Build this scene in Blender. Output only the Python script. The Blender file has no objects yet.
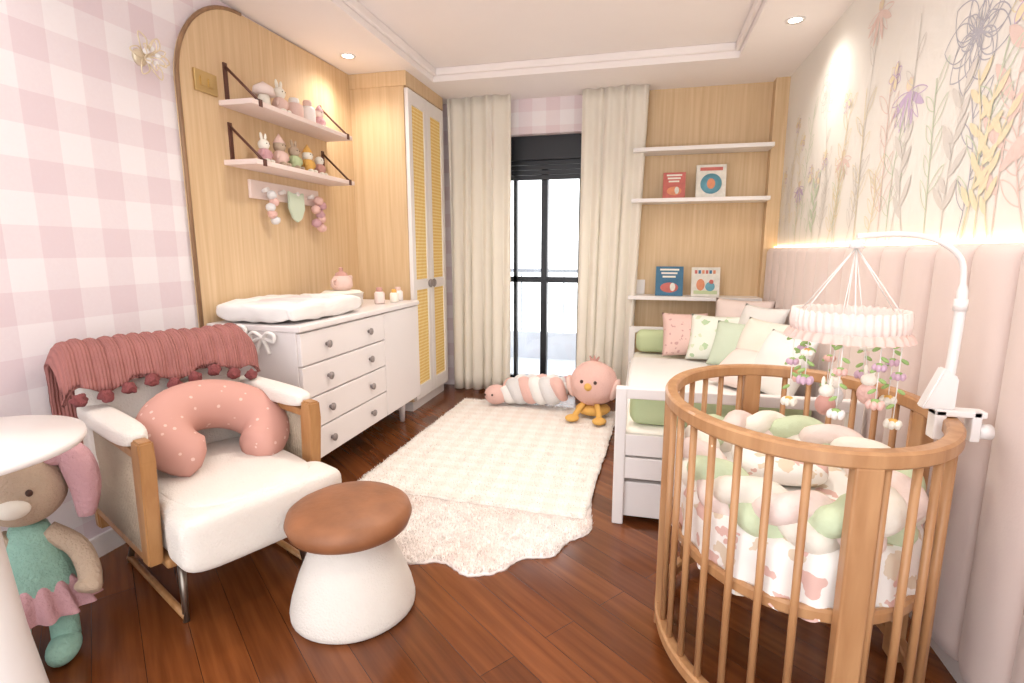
import bpy,bmesh,math,random
from mathutils import Vector,Matrix,noise,Euler
random.seed(7)
S=bpy.context.scene
S.view_settings.view_transform='Standard'
S.view_settings.look='None'
S.view_settings.exposure=0.12
pi=math.pi
def c(r,g,b):
    f=lambda v:(v/255/12.92) if v/255<=.04045 else ((v/255+.055)/1.055)**2.4
    return (f(r),f(g),f(b),1)
# ---------------------------------------------------------------- materials
def base(name):
    m=bpy.data.materials.new(name);m.use_nodes=True
    nt=m.node_tree;b=nt.nodes['Principled BSDF'];return m,nt,b
def N(nt,t,**k):
    n=nt.nodes.new(t)
    for a,v in k.items():setattr(n,a,v)
    return n
def math_(nt,op,a,b=None):
    n=N(nt,'ShaderNodeMath',operation=op)
    for i,v in enumerate((a,b)):
        if v is None:continue
        if isinstance(v,(int,float)):n.inputs[i].default_value=v
        else:nt.links.new(v,n.inputs[i])
    return n.outputs[0]
def mixc(nt,f,a,b):
    n=N(nt,'ShaderNodeMix',data_type='RGBA')
    if isinstance(f,(int,float)):n.inputs[0].default_value=f
    else:nt.links.new(f,n.inputs[0])
    for i,v in ((6,a),(7,b)):
        if isinstance(v,tuple):n.inputs[i].default_value=v
        else:nt.links.new(v,n.inputs[i])
    return n.outputs[2]
def M(name,col,rough=.6,bump=.0,bs=60,var=.08,vs=6,metal=0,sheen=0,coat=0,stretch=(1,1,1),wave=False):
    m,nt,b=base(name)
    tc=N(nt,'ShaderNodeTexCoord');mp=N(nt,'ShaderNodeMapping');mp.inputs['Scale'].default_value=stretch
    nt.links.new(tc.outputs['Object'],mp.inputs[0])
    n1=N(nt,'ShaderNodeTexNoise');n1.inputs['Scale'].default_value=vs;n1.inputs['Detail'].default_value=3
    nt.links.new(mp.outputs[0],n1.inputs['Vector'])
    dark=tuple(x*(1-var*2.2) for x in col[:3])+(1,)
    nt.links.new(mixc(nt,n1.outputs[0],tuple(min(1,x*(1+var*.6)) for x in col[:3])+(1,),dark),b.inputs['Base Color'])
    b.inputs['Roughness'].default_value=rough;b.inputs['Metallic'].default_value=metal
    b.inputs['Sheen Weight'].default_value=sheen;b.inputs['Coat Weight'].default_value=coat
    if bump>0:
        if wave:
            n2=N(nt,'ShaderNodeTexWave');n2.inputs['Scale'].default_value=bs;n2.inputs['Distortion'].default_value=1.5
        else:
            n2=N(nt,'ShaderNodeTexNoise');n2.inputs['Scale'].default_value=bs;n2.inputs['Detail'].default_value=4
        nt.links.new(mp.outputs[0],n2.inputs['Vector'])
        bp=N(nt,'ShaderNodeBump');bp.inputs['Strength'].default_value=bump;bp.inputs['Distance'].default_value=.01
        nt.links.new(n2.outputs[0 if not wave else 1],bp.inputs['Height']);nt.links.new(bp.outputs[0],b.inputs['Normal'])
    return m
def wood(name,c1,c2,scale,rough=.45,coat=0):
    m,nt,b=base(name)
    g=N(nt,'ShaderNodeNewGeometry');mp=N(nt,'ShaderNodeMapping');mp.inputs['Scale'].default_value=scale
    nt.links.new(g.outputs['Position'],mp.inputs[0])
    n=N(nt,'ShaderNodeTexNoise');n.inputs['Scale'].default_value=1;n.inputs['Detail'].default_value=7;n.inputs['Distortion'].default_value=.4
    nt.links.new(mp.outputs[0],n.inputs['Vector'])
    r=N(nt,'ShaderNodeValToRGB');r.color_ramp.elements[0].position=.3;r.color_ramp.elements[0].color=c2
    r.color_ramp.elements[1].position=.72;r.color_ramp.elements[1].color=c1
    nt.links.new(n.outputs[0],r.inputs[0]);nt.links.new(r.outputs[0],b.inputs['Base Color'])
    b.inputs['Roughness'].default_value=rough;b.inputs['Coat Weight'].default_value=coat
    bp=N(nt,'ShaderNodeBump');bp.inputs['Strength'].default_value=.08
    nt.links.new(n.outputs[0],bp.inputs['Height']);nt.links.new(bp.outputs[0],b.inputs['Normal'])
    return m
def emis(name,col,s):
    m,nt,b=base(name);b.inputs['Base Color'].default_value=col
    b.inputs['Emission Color'].default_value=col;b.inputs['Emission Strength'].default_value=s;return m
def gingham(name,axis,per,cw,cp):
    m,nt,b=base(name)
    g=N(nt,'ShaderNodeNewGeometry');s=N(nt,'ShaderNodeSeparateXYZ');nt.links.new(g.outputs['Position'],s.inputs[0])
    def st(o,off):
        f=math_(nt,'FRACT',math_(nt,'ADD',math_(nt,'MULTIPLY',o,1/per),off))
        return math_(nt,'GREATER_THAN',f,.5)
    a=st(s.outputs[axis],20.1);d=st(s.outputs[2],10.3)
    h=math_(nt,'MULTIPLY',math_(nt,'ADD',a,d),.5)
    nz=N(nt,'ShaderNodeTexNoise');nz.inputs['Scale'].default_value=90;nt.links.new(g.outputs['Position'],nz.inputs['Vector'])
    h2=math_(nt,'ADD',h,math_(nt,'MULTIPLY',math_(nt,'SUBTRACT',nz.outputs[0],.5),.25))
    n=N(nt,'ShaderNodeClamp');nt.links.new(h2,n.inputs[0])
    nt.links.new(mixc(nt,n.outputs[0],cw,cp),b.inputs['Base Color']);b.inputs['Roughness'].default_value=.85
    return m
oak=wood('oak_panel',c(226,198,160),c(210,178,136),(45,45,1.6),.5)
oakd=wood('oak_edge',c(160,124,90),c(130,98,70),(30,30,3))
cribw=wood('crib_beech',c(196,150,106),c(170,122,80),(25,25,4),.4,.15)
armw=wood('arm_wood',c(184,138,90),c(158,110,66),(25,25,5),.4)
ging=gingham('gingham_wallpaper',1,.235,c(241,236,239),c(227,211,217))
ging2=gingham('gingham_wallpaper_x',0,.235,c(246,240,242),c(232,214,218))
white=M('white_lacquer',c(240,235,233),.35,var=.01)
dresw=M('dresser_lacquer',c(236,229,228),.35,var=.01)
ceilm=M('ceiling_paint',c(249,242,240),.9,var=.01)
muralm=M('mural_paper',c(243,239,232),.9,var=.02,vs=2)
curt=M('curtain_linen',c(253,247,236),.9,bump=.1,bs=200,var=.01)
nt=curt.node_tree;bs_=nt.nodes['Principled BSDF'];out=nt.nodes['Material Output']
tr=N(nt,'ShaderNodeBsdfTranslucent');tr.inputs[0].default_value=c(255,250,238);mx=N(nt,'ShaderNodeMixShader');mx.inputs[0].default_value=.25
nt.links.new(bs_.outputs[0],mx.inputs[1]);nt.links.new(tr.outputs[0],mx.inputs[2]);nt.links.new(mx.outputs[0],out.inputs[0])
black=M('black_aluminium',c(22,25,32),.35,var=.02)
pinkup=M('headboard_velvet',c(228,209,202),.8,bump=.06,bs=150,var=.02,sheen=.3)
boucle=M('boucle_white',c(234,227,219),.95,bump=.45,bs=140,var=.04,sheen=.1)
knit=M('rose_knit',c(174,114,108),.95,bump=.6,bs=28,var=.1,vs=14,wave=True)
rose=M('rose_cushion',c(202,152,140),.85,bump=.2,bs=120,var=.05,sheen=.2)
pomm=M('pompom_rose',c(146,80,80),1,bump=1,bs=120,var=.2,vs=60)
leather=M('tan_leather',c(162,106,70),.5,bump=.15,bs=45,var=.3,vs=9)
rope=M('rope_beige',c(186,168,148),.9,bump=.6,bs=90,var=.1)
metal=M('metal_grey',c(150,140,130),.3,metal=.9,var=.02)
gold=M('brass',c(214,186,130),.35,metal=.85,var=.05)
pgold=M('pale_gold_wire',c(232,218,190),.4,metal=.4,var=.03)
brownl=M('strap_brown',c(100,62,50),.6,var=.05)
knob=M('knob_grey',c(150,140,138),.4,metal=.3,var=.02)
green=M('green_fabric',c(194,208,164),.85,bump=.2,bs=120,var=.04)
greenb=M('green_braid',c(206,220,186),.85,bump=.2,bs=120,var=.04)
greenw=M('green_pale',c(214,228,206),.85,bump=.2,bs=120,var=.03)
pinkf=M('pink_fabric',c(232,200,190),.85,bump=.2,bs=100,var=.05)
pinkp=M('pink_pale',c(240,222,215),.85,bump=.2,bs=120,var=.03)
cream=M('cream_fabric',c(243,238,226),.85,bump=.15,bs=120,var=.03)
whitef=M('white_fabric',c(242,239,236),.85,bump=.1,bs=100,var=.02)
orange=M('orange_felt',c(230,180,96),.8,var=.05)
beige=M('beige_knit',c(200,178,156),.95,bump=.8,bs=110,var=.08)
teal=M('teal_knit',c(156,200,184),.95,bump=.9,bs=90,var=.1,vs=40)
ruff=M('pink_knit',c(214,168,174),.95,bump=.8,bs=100,var=.08)
dark=M('dark_brown',c(70,45,35),.5)
grey=M('grey_plush',c(228,226,226),.95,bump=.5,bs=90,var=.04)
pinkpl=M('pink_plush',c(236,194,184),.95,bump=.6,bs=90,var=.05)
ledm=emis('led_warm',c(255,226,180),6)
lampm=emis('downlight_glow',c(255,244,225),14)
def floor_mat():
    m,nt,b=base('floor_hardwood')
    g=N(nt,'ShaderNodeNewGeometry');mp=N(nt,'ShaderNodeMapping');mp.inputs['Rotation'].default_value=(0,0,math.radians(38))
    nt.links.new(g.outputs['Position'],mp.inputs[0])
    br=N(nt,'ShaderNodeTexBrick');br.inputs['Scale'].default_value=1;br.inputs['Brick Width'].default_value=2.3;br.inputs['Row Height'].default_value=.13
    br.inputs['Mortar Size'].default_value=.001;br.inputs['Mortar Smooth'].default_value=.2;br.inputs['Bias'].default_value=0
    br.inputs['Color1'].default_value=c(138,80,42);br.inputs['Color2'].default_value=c(106,58,29);br.inputs['Mortar'].default_value=c(60,32,18)
    nt.links.new(mp.outputs[0],br.inputs['Vector'])
    m2=N(nt,'ShaderNodeMapping');m2.inputs['Scale'].default_value=(2,32,1);nt.links.new(mp.outputs[0],m2.inputs[0])
    n=N(nt,'ShaderNodeTexNoise');n.inputs['Scale'].default_value=1.2;n.inputs['Detail'].default_value=8;nt.links.new(m2.outputs[0],n.inputs['Vector'])
    mm=N(nt,'ShaderNodeMix',data_type='RGBA',blend_type='MULTIPLY');mm.inputs[0].default_value=.7
    r=N(nt,'ShaderNodeValToRGB');r.color_ramp.elements[0].position=.3;r.color_ramp.elements[0].color=(.42,.35,.3,1);r.color_ramp.elements[1].position=.7
    nt.links.new(n.outputs[0],r.inputs[0]);nt.links.new(br.outputs[0],mm.inputs[6]);nt.links.new(r.outputs[0],mm.inputs[7])
    nt.links.new(mm.outputs[2],b.inputs['Base Color']);b.inputs['Roughness'].default_value=.19
    bp=N(nt,'ShaderNodeBump');bp.inputs['Strength'].default_value=.12;bp.inputs['Distance'].default_value=.003;bp.invert=True
    nt.links.new(br.outputs[1],bp.inputs['Height']);nt.links.new(bp.outputs[0],b.inputs['Normal'])
    return m
def rug_mat(name,ca,cb,px,py):
    m,nt,b=base(name)
    g=N(nt,'ShaderNodeNewGeometry');
    nz=N(nt,'ShaderNodeTexNoise');nz.inputs['Scale'].default_value=14;nt.links.new(g.outputs['Position'],nz.inputs['Vector'])
    ad=N(nt,'ShaderNodeVectorMath',operation='ADD');sc=N(nt,'ShaderNodeVectorMath',operation='SCALE');sc.inputs['Scale'].default_value=.03
    nt.links.new(nz.outputs[1],sc.inputs[0]);nt.links.new(g.outputs['Position'],ad.inputs[0]);nt.links.new(sc.outputs[0],ad.inputs[1])
    s=N(nt,'ShaderNodeSeparateXYZ');nt.links.new(ad.outputs[0],s.inputs[0])
    def st(o,p):
        return math_(nt,'GREATER_THAN',math_(nt,'FRACT',math_(nt,'ADD',math_(nt,'MULTIPLY',o,1/p),20.0)),.5)
    h=math_(nt,'MULTIPLY',math_(nt,'ADD',st(s.outputs[0],px),st(s.outputs[1],py)),.5)
    n=N(nt,'ShaderNodeTexNoise');n.inputs['Scale'].default_value=60;n.inputs['Detail'].default_value=5;nt.links.new(g.outputs['Position'],n.inputs['Vector'])
    col=mixc(nt,h,ca,cb)
    nt.links.new(mixc(nt,math_(nt,'MULTIPLY',n.outputs[0],.35),col,cb),b.inputs['Base Color']);b.inputs['Roughness'].default_value=1
    bp=N(nt,'ShaderNodeBump');bp.inputs['Strength'].default_value=.5;bp.inputs['Distance'].default_value=.015
    nt.links.new(n.outputs[0],bp.inputs['Height']);nt.links.new(bp.outputs[0],b.inputs['Normal'])
    return m
def spots(name,bg,fg,sc,th,wob=.05,fg2=None):
    m,nt,b=base(name)
    g=N(nt,'ShaderNodeNewGeometry')
    n=N(nt,'ShaderNodeTexNoise');n.inputs['Scale'].default_value=22;nt.links.new(g.outputs['Position'],n.inputs['Vector'])
    s=N(nt,'ShaderNodeVectorMath',operation='SCALE');s.inputs['Scale'].default_value=wob;nt.links.new(n.outputs[1],s.inputs[0])
    a=N(nt,'ShaderNodeVectorMath',operation='ADD');nt.links.new(g.outputs['Position'],a.inputs[0]);nt.links.new(s.outputs[0],a.inputs[1])
    v=N(nt,'ShaderNodeTexVoronoi');v.inputs['Scale'].default_value=sc;nt.links.new(a.outputs[0],v.inputs['Vector'])
    f=math_(nt,'LESS_THAN',v.outputs[0],th)
    hs=N(nt,'ShaderNodeSeparateColor');nt.links.new(v.outputs[1],hs.inputs[0])
    nt.links.new(mixc(nt,math_(nt,'MULTIPLY',f,.8),bg,mixc(nt,math_(nt,'GREATER_THAN',hs.outputs[0],.5),fg,fg2 or fg)),b.inputs['Base Color']);b.inputs['Roughness'].default_value=.9
    return m
butter=spots('butterfly_sheet',c(244,240,235),c(218,168,156),14,.40,.08,c(220,200,172))
dotp=spots('dotted_pink',c(232,198,190),c(200,150,148),28,.25)
starp=spots('star_rose',c(202,152,140),c(230,200,190),24,.15,.0)
leafp=spots('leaf_print',c(240,243,232),c(168,200,150),16,.35,.05,c(216,228,196))
def cane_mat():
    m,nt,b=base('cane_webbing')
    g=N(nt,'ShaderNodeNewGeometry');mp=N(nt,'ShaderNodeMapping');mp.inputs['Rotation'].default_value=(math.radians(45),0,0)
    nt.links.new(g.outputs['Position'],mp.inputs[0])
    ck=N(nt,'ShaderNodeTexChecker');ck.inputs['Scale'].default_value=55;nt.links.new(mp.outputs[0],ck.inputs[0])
    ck.inputs[1].default_value=c(252,228,160);ck.inputs[2].default_value=c(234,192,104)
    nt.links.new(ck.outputs[0],b.inputs['Base Color']);b.inputs['Roughness'].default_value=.6
    return m
cane=cane_mat()
# ---------------------------------------------------------------- geometry
def root(name,loc=(0,0,0),rz=0):
    o=bpy.data.objects.new(name,None);S.collection.objects.link(o);o.location=loc;o.rotation_euler=(0,0,rz);o.empty_display_size=.1;return o
def emit(name,bm,mat,par=None,smooth=True,loc=(0,0,0),rot=(0,0,0)):
    bmesh.ops.recalc_face_normals(bm,faces=bm.faces)
    me=bpy.data.meshes.new(name);bm.to_mesh(me);bm.free()
    for p in me.polygons:p.use_smooth=smooth
    if isinstance(mat,(list,tuple)):
        for x in mat:me.materials.append(x)
    else:me.materials.append(mat)
    o=bpy.data.objects.new(name,me);S.collection.objects.link(o)
    if par:o.parent=par
    o.location=loc;o.rotation_euler=rot;return o
def box(name,lo,hi,mat,par=None,bev=0,seg=2,rot=(0,0,0)):
    lo=Vector(lo);hi=Vector(hi);ce=(lo+hi)/2;d=hi-lo
    bm=bmesh.new();bmesh.ops.create_cube(bm,size=1)
    for v in bm.verts:v.co=Vector((v.co.x*d.x,v.co.y*d.y,v.co.z*d.z))
    if bev>0:bmesh.ops.bevel(bm,geom=bm.edges[:],offset=bev,segments=seg,profile=.5,affect='EDGES')
    return emit(name,bm,mat,par,bev>.012,ce,rot)
def frames(P,closed):
    n=len(P);T=[]
    for i in range(n):
        a=P[i-1] if (i>0 or closed) else P[0]
        b=P[(i+1)%n] if (i<n-1 or closed) else P[-1]
        T.append((b-a).normalized())
    Nn=[T[0].orthogonal().normalized()]
    for i in range(1,n):
        q=T[i-1].rotation_difference(T[i]);v=q@Nn[-1];v=(v-T[i]*v.dot(T[i])).normalized();Nn.append(v)
    return T,Nn
def sweep(name,pts,r,mat,par=None,seg=10,closed=False,loc=(0,0,0),rot=(0,0,0)):
    P=[Vector(p) for p in pts];T,Nn=frames(P,closed);bm=bmesh.new();R=[]
    for i,p in enumerate(P):
        rr=r[i] if isinstance(r,(list,tuple)) else r
        B=T[i].cross(Nn[i])
        R.append([bm.verts.new(p+Nn[i]*math.cos(2*pi*k/seg)*rr+B*math.sin(2*pi*k/seg)*rr) for k in range(seg)])
    m=len(P) if closed else len(P)-1
    for i in range(m):
        A=R[i];B=R[(i+1)%len(P)]
        for k in range(seg):bm.faces.new((A[k],A[(k+1)%seg],B[(k+1)%seg],B[k]))
    if not closed:
        bm.faces.new(R[0]);bm.faces.new(R[-1])
    return emit(name,bm,mat,par,True,loc,rot)
def smoothpts(P,n=6,closed=False):
    P=[Vector(p) for p in P];o=[];m=len(P)
    rng=range(m if closed else m-1)
    for i in rng:
        p0=P[i-1] if (i>0 or closed) else P[0];p1=P[i];p2=P[(i+1)%m];p3=P[(i+2)%m] if (i+2<m or closed) else P[-1]
        for k in range(n):
            t=k/n;o.append(.5*((2*p1)+(p2-p0)*t+(2*p0-5*p1+4*p2-p3)*t*t+(3*p1-p0-3*p2+p3)*t**3))
    if not closed:o.append(P[-1])
    return o
def cyl(name,p0,p1,r0,mat,par=None,r1=None,seg=16):
    r1=r0 if r1 is None else r1
    o=sweep(name,[p0,p1],[r0,r1],mat,par,seg)
    for p in o.data.polygons:
        if len(p.vertices)>4:p.use_smooth=False
    return o
def lathe(name,prof,mat,par=None,loc=(0,0,0),seg=48,rot=(0,0,0),sx=1,sy=1):
    bm=bmesh.new();R=[]
    for r,z in prof:
        if r<1e-5:R.append([bm.verts.new((0,0,z))])
        else:R.append([bm.verts.new((r*sx*math.cos(2*pi*k/seg),r*sy*math.sin(2*pi*k/seg),z)) for k in range(seg)])
    for A,B in zip(R,R[1:]):
        for k in range(seg):
            j=(k+1)%seg
            if len(A)==1 and len(B)==1:continue
            if len(A)==1:bm.faces.new((A[0],B[k],B[j]))
            elif len(B)==1:bm.faces.new((A[k],A[j],B[0]))
            else:bm.faces.new((A[k],A[j],B[j],B[k]))
    return emit(name,bm,mat,par,True,loc,rot)
def blob(name,ce,s,mat,par=None,e=2,rot=(0,0,0),disp=0,ds=8,sub=4):
    bm=bmesh.new();bmesh.ops.create_icosphere(bm,subdivisions=sub,radius=1)
    off=Vector((random.random()*9,random.random()*9,random.random()*9))
    for v in bm.verts:
        p=v.co.normalized();f=(abs(p.x)**e+abs(p.y)**e+abs(p.z)**e)**(-1/e);q=p*f
        q=Vector((q.x*s[0],q.y*s[1],q.z*s[2]))
        if disp:q+=p*disp*noise.noise(q*ds+off)
        v.co=q
    return emit(name,bm,mat,par,True,ce,rot)
def pillow(name,ce,w,h,t,mat,par=None,rot=(0,0,0),n=18):
    bm=bmesh.new();off=Vector((random.random()*9,3,1));V={}
    for s in (1,-1):
        for i in range(n+1):
            for j in range(n+1):
                x=2*i/n-1;y=2*j/n-1;ed=(i in(0,n) or j in(0,n))
                if s==-1 and ed:V[(s,i,j)]=V[(1,i,j)];continue
                hh=max(0,(1-abs(x)**2.6)*(1-abs(y)**2.6))**.55
                px=x*(1-.07*(1-y*y));py=y*(1-.07*(1-x*x))
                z=s*t/2*hh+ .012*noise.noise(Vector((x*1.5,y*1.5,s))+off)*hh
                V[(s,i,j)]=bm.verts.new((px*w/2,py*h/2,z))
    for s in (1,-1):
        for i in range(n):
            for j in range(n):
                bm.faces.new([V[(s,a,b)] for a,b in ((i,j),(i+1,j),(i+1,j+1),(i,j+1))])
    return emit(name,bm,mat,par,True,ce,rot)
def prism(name,poly,axis,a,b,mat,par=None,bev=0):
    def P(u,v,w):
        return {'x':(w,u,v),'y':(u,w,v),'z':(u,v,w)}[axis]
    bm=bmesh.new();A=[bm.verts.new(P(u,v,a)) for u,v in poly];B=[bm.verts.new(P(u,v,b)) for u,v in poly]
    bm.faces.new(A);bm.faces.new(B);n=len(poly)
    for i in range(n):bm.faces.new((A[i],A[(i+1)%n],B[(i+1)%n],B[i]))
    if bev:bmesh.ops.bevel(bm,geom=bm.edges[:],offset=bev,segments=2,affect='EDGES')
    return emit(name,bm,mat,par,False)
# ---------------------------------------------------------------- room
XL,XR,YB,YF=-2.15,.98,4.6,-1.0
ZS,ZT=2.5,2.59
box('floor',(XL-.1,YF,-.1),(XR+.1,YB+.3,0),floor_mat())
box('wall_left',(XL-.1,YF,0),(XL,YB+.1,2.75),ging)
box('wall_right',(XR,YF,0),(XR+.1,YB+.1,2.75),muralm)
box('ceiling',(XL-.1,YF,ZT),(XR+.1,YB+.3,2.75),ceilm)
box('ceiling_soffit_left',(XL,YF,ZS),(-1.6,YB,ZT),ceilm)
box('ceiling_soffit_right',(.55,YF,ZS),(XR,YB,ZT),ceilm)
box('ceiling_soffit_back',(-1.6,4.0,ZS),(.55,YB,ZT),ceilm)
box('trim_1',(-1.6,YF,ZS+.04),(-1.57,4.0,ZT),ceilm,bev=.008)
box('trim_2',(.52,YF,ZS+.04),(.55,4.0,ZT),ceilm,bev=.008)
box('trim_3',(-1.57,3.97,ZS+.04),(.52,4.0,ZT),ceilm,bev=.008)
DX0,DX1,DZ=-1.5,-.22,2.22
box('wall_back_left',(XL,YB,0),(DX0,YB+.1,ZT),ging2)
box('wall_back_right',(DX1,YB,0),(XR,YB+.1,ZT),oak)
box('wall_back_top',(DX0,YB,DZ),(DX1,YB+.1,ZT),ging2)
box('trim_4',(DX0-.02,YB+.1,0),(DX0,YB+.3,DZ+.1),white)
box('trim_5',(DX1,YB+.1,0),(DX1+.02,YB+.3,DZ+.1),white)
w=root('window_1',(0,4.78,0))
box('frame_l',(DX0,-.04,0),(DX0+.07,.04,DZ),black,w);box('frame_r',(DX1-.07,-.04,0),(DX1,.04,DZ),black,w)
box('frame_top',(DX0,-.04,DZ-.05),(DX1,.04,DZ),black,w);box('sill',(DX0,-.05,0),(DX1,.05,.05),black,w)
box('shutter_box',(DX0+.05,-.1,2.02),(DX1-.05,-.03,DZ),black,w,.005)
for i in range(4):box('slat_%d'%i,(DX0+.05,-.06,1.86+i*.042),(DX1-.05,-.03,1.90+i*.042),black,w,.006)
box('stile_a',(-.905,-.04,0),(-.85,.04,1.98),black,w)
box('stile_c',(-.575,-.03,0),(-.54,.03,1.98),black,w)
box('stile_b',(-1.16,-.03,0),(-1.13,.03,1.98),black,w)
box('rail_mid',(DX0+.05,-.03,.965),(DX1-.05,.03,1.015),black,w)
box('rail_low',(DX0+.05,-.03,.05),(DX1-.05,.03,.09),black,w)
gm,nt,b_=base('glass_pane');nt.nodes.remove(b_)
t_=N(nt,'ShaderNodeBsdfTransparent');g_=N(nt,'ShaderNodeBsdfGlossy');g_.inputs['Roughness'].default_value=.02
mx=N(nt,'ShaderNodeMixShader');mx.inputs[0].default_value=.05;nt.links.new(t_.outputs[0],mx.inputs[1]);nt.links.new(g_.outputs[0],mx.inputs[2]);nt.links.new(mx.outputs[0],nt.nodes['Material Output'].inputs[0])
box('glass',(DX0+.06,-.003,.1),(DX1-.06,.003,1.88),gm,w)
conc=M('balcony_paint',c(206,212,220),.8)
steel=M('balcony_steel',c(150,158,168),.5)
box('balcony_floor',(-3,4.9,-.12),(1.5,6.2,-.01),conc)
br=root('balcony_railing',(0,6.1,0))
box('rail',(-3,-.02,1.0),(1.5,.02,1.04),steel,br);box('kick',(-3,-.03,-.01),(1.5,.03,.30),conc,br)
for i in range(18):box('bar_%d'%i,(-2.9+i*.25,-.008,.30),(-2.888+i*.25,.008,1.0),steel,br)
# curtains
def curtain(name,x0,x1,xb0,xb1,folds,ph):
    bm=bmesh.new();nu,nv=folds*16,24;G=[]
    for j in range(nv+1):
        t=j/nv;z=2.498-t*2.478;row=[]
        for i in range(nu+1):
            s=i/nu;x=(x0+(x1-x0)*s)*(1-t)+(xb0+(xb1-xb0)*s)*t
            amp=.014+.018*t;a=2*pi*folds*s+ph
            y=4.44+amp*math.sin(a+.8*math.sin(3*s*6+t*1.2))+.014*math.sin(7*s+3*t)
            row.append(bm.verts.new((x+.012*math.cos(a*1.0)*t,y,z)))
        G.append(row)
    for j in range(nv):
        for i in range(nu):bm.faces.new((G[j][i],G[j][i+1],G[j+1][i+1],G[j+1][i]))
    o=emit(name,bm,curt);so=o.modifiers.new('s','SOLIDIFY');so.thickness=.004
    return o
curtain('curtain',-1.66,-1.11,-1.66,-1.13,6,0);curtain('curtain.001',-.53,-.02,-.54,-.09,6,1)
Rr=.45
pts=[(3.70,0),(3.70,ZS)]+[(2.62-Rr*math.sin(a),ZS-.02-Rr+Rr*math.cos(a)) for a in [pi/2*k/16 for k in range(17)]]+[(2.17,0)]
prism('arch_wall_panel',pts,'x',XL,XL+.022,oak)
ed=[(XL+.02,y,z) for y,z in pts[2:]]
sweep('trim_6',ed,.010,oakd,seg=8)
# wardrobe
wd=root('wardrobe')
box('body',(XL,3.70,.08),(-1.71,4.40,ZS),oak,wd);box('plinth',(XL,3.72,0),(-1.72,4.38,.08),white,wd)
box('cornice',(XL,3.69,2.40),(-1.685,4.41,ZS),oak,wd,.004)
for k,(a,b2) in enumerate(((3.71,4.05),(4.055,4.395))):
    f=.06
    box('stile_l%d'%k,(-1.71,a,.09),(-1.68,a+f,2.39),white,wd,.003);box('stile_r%d'%k,(-1.71,b2-f,.09),(-1.68,b2,2.39),white,wd,.003)
    for z0,z1 in ((.09,.2),(.95,1.03),(2.29,2.39)):box('rail_%d_%d'%(k,int(z0*100)),(-1.71,a+f,z0),(-1.68,b2-f,z1),white,wd,.003)
    box('cane_lo%d'%k,(-1.71,a+f,.2),(-1.69,b2-f,.95),cane,wd);box('cane_up%d'%k,(-1.71,a+f,1.03),(-1.69,b2-f,2.29),cane,wd)
for nm,yy in (('a',4.02),('b',4.09)):lathe('knob_'+nm,[(0,0),(.03,.0),(.035,.012),(.025,.02),(0,.022)],knob,wd,(-1.68,yy,.99),rot=(0,pi/2,0),seg=20)
# headboard channels
hb=root('upholstered_wall_panel')
y=4.5;i=0
box('backing',(.955,-.3,.06),(XR,4.54,1.27),pinkup,hb)
wch=.205
while y>-.2:
    bm=bmesh.new();n=12;prof=[]
    for k in range(n+1):
        a=pi*k/n;prof.append((y-wch/2+wch/2*.985*math.cos(a),.955-.058*math.sin(a)**.7))
    R=[]
    zs=[.065,.07]+[.12,1.22]+[1.24,1.258,1.27]
    sh=[.3,.8,1,1,.96,.8,.35]
    for z,s in zip(zs,sh):R.append([bm.verts.new((.955-(.955-x)*s,yy,z)) for yy,x in prof])
    for A,B in zip(R,R[1:]):
        for k in range(n):bm.faces.new((A[k],A[k+1],B[k+1],B[k]))
    bm.faces.new(R[-1]);bm.faces.new(R[0])
    emit('channel_%d'%i,bm,pinkup,hb);y-=wch;i+=1
box('baseboard_right',(.94,-.3,0),(XR,4.54,.06),white)
box('baseboard_left',(XL,YF,0),(XL+.015,2.16,.09),white)
led=root('led_strip');box('strip',(.962,-.2,1.272),(.974,4.5,1.280),ledm,led)
box('oak_side_strip',(.885,4.5,0),(.98,4.6,2.5),oak)
for k,z in enumerate((2.0,1.62,.86)):
    box('wall_shelf' if k==0 else 'wall_shelf.%03d'%k,(-.12,4.38,z),(.885,4.6,z+.03),white,bev=.003)
def bmat(n,a):return M(n,a,.5,var=.15,vs=25)
red=bmat('book_red',c(206,110,100));bl=bmat('book_blue',c(60,116,150));wh=bmat('book_white',c(236,232,222));orr=bmat('book_orange',c(230,150,110));sky=bmat('book_sky',c(110,170,190))
pg=M('paper',c(245,240,228),.8)
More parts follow.
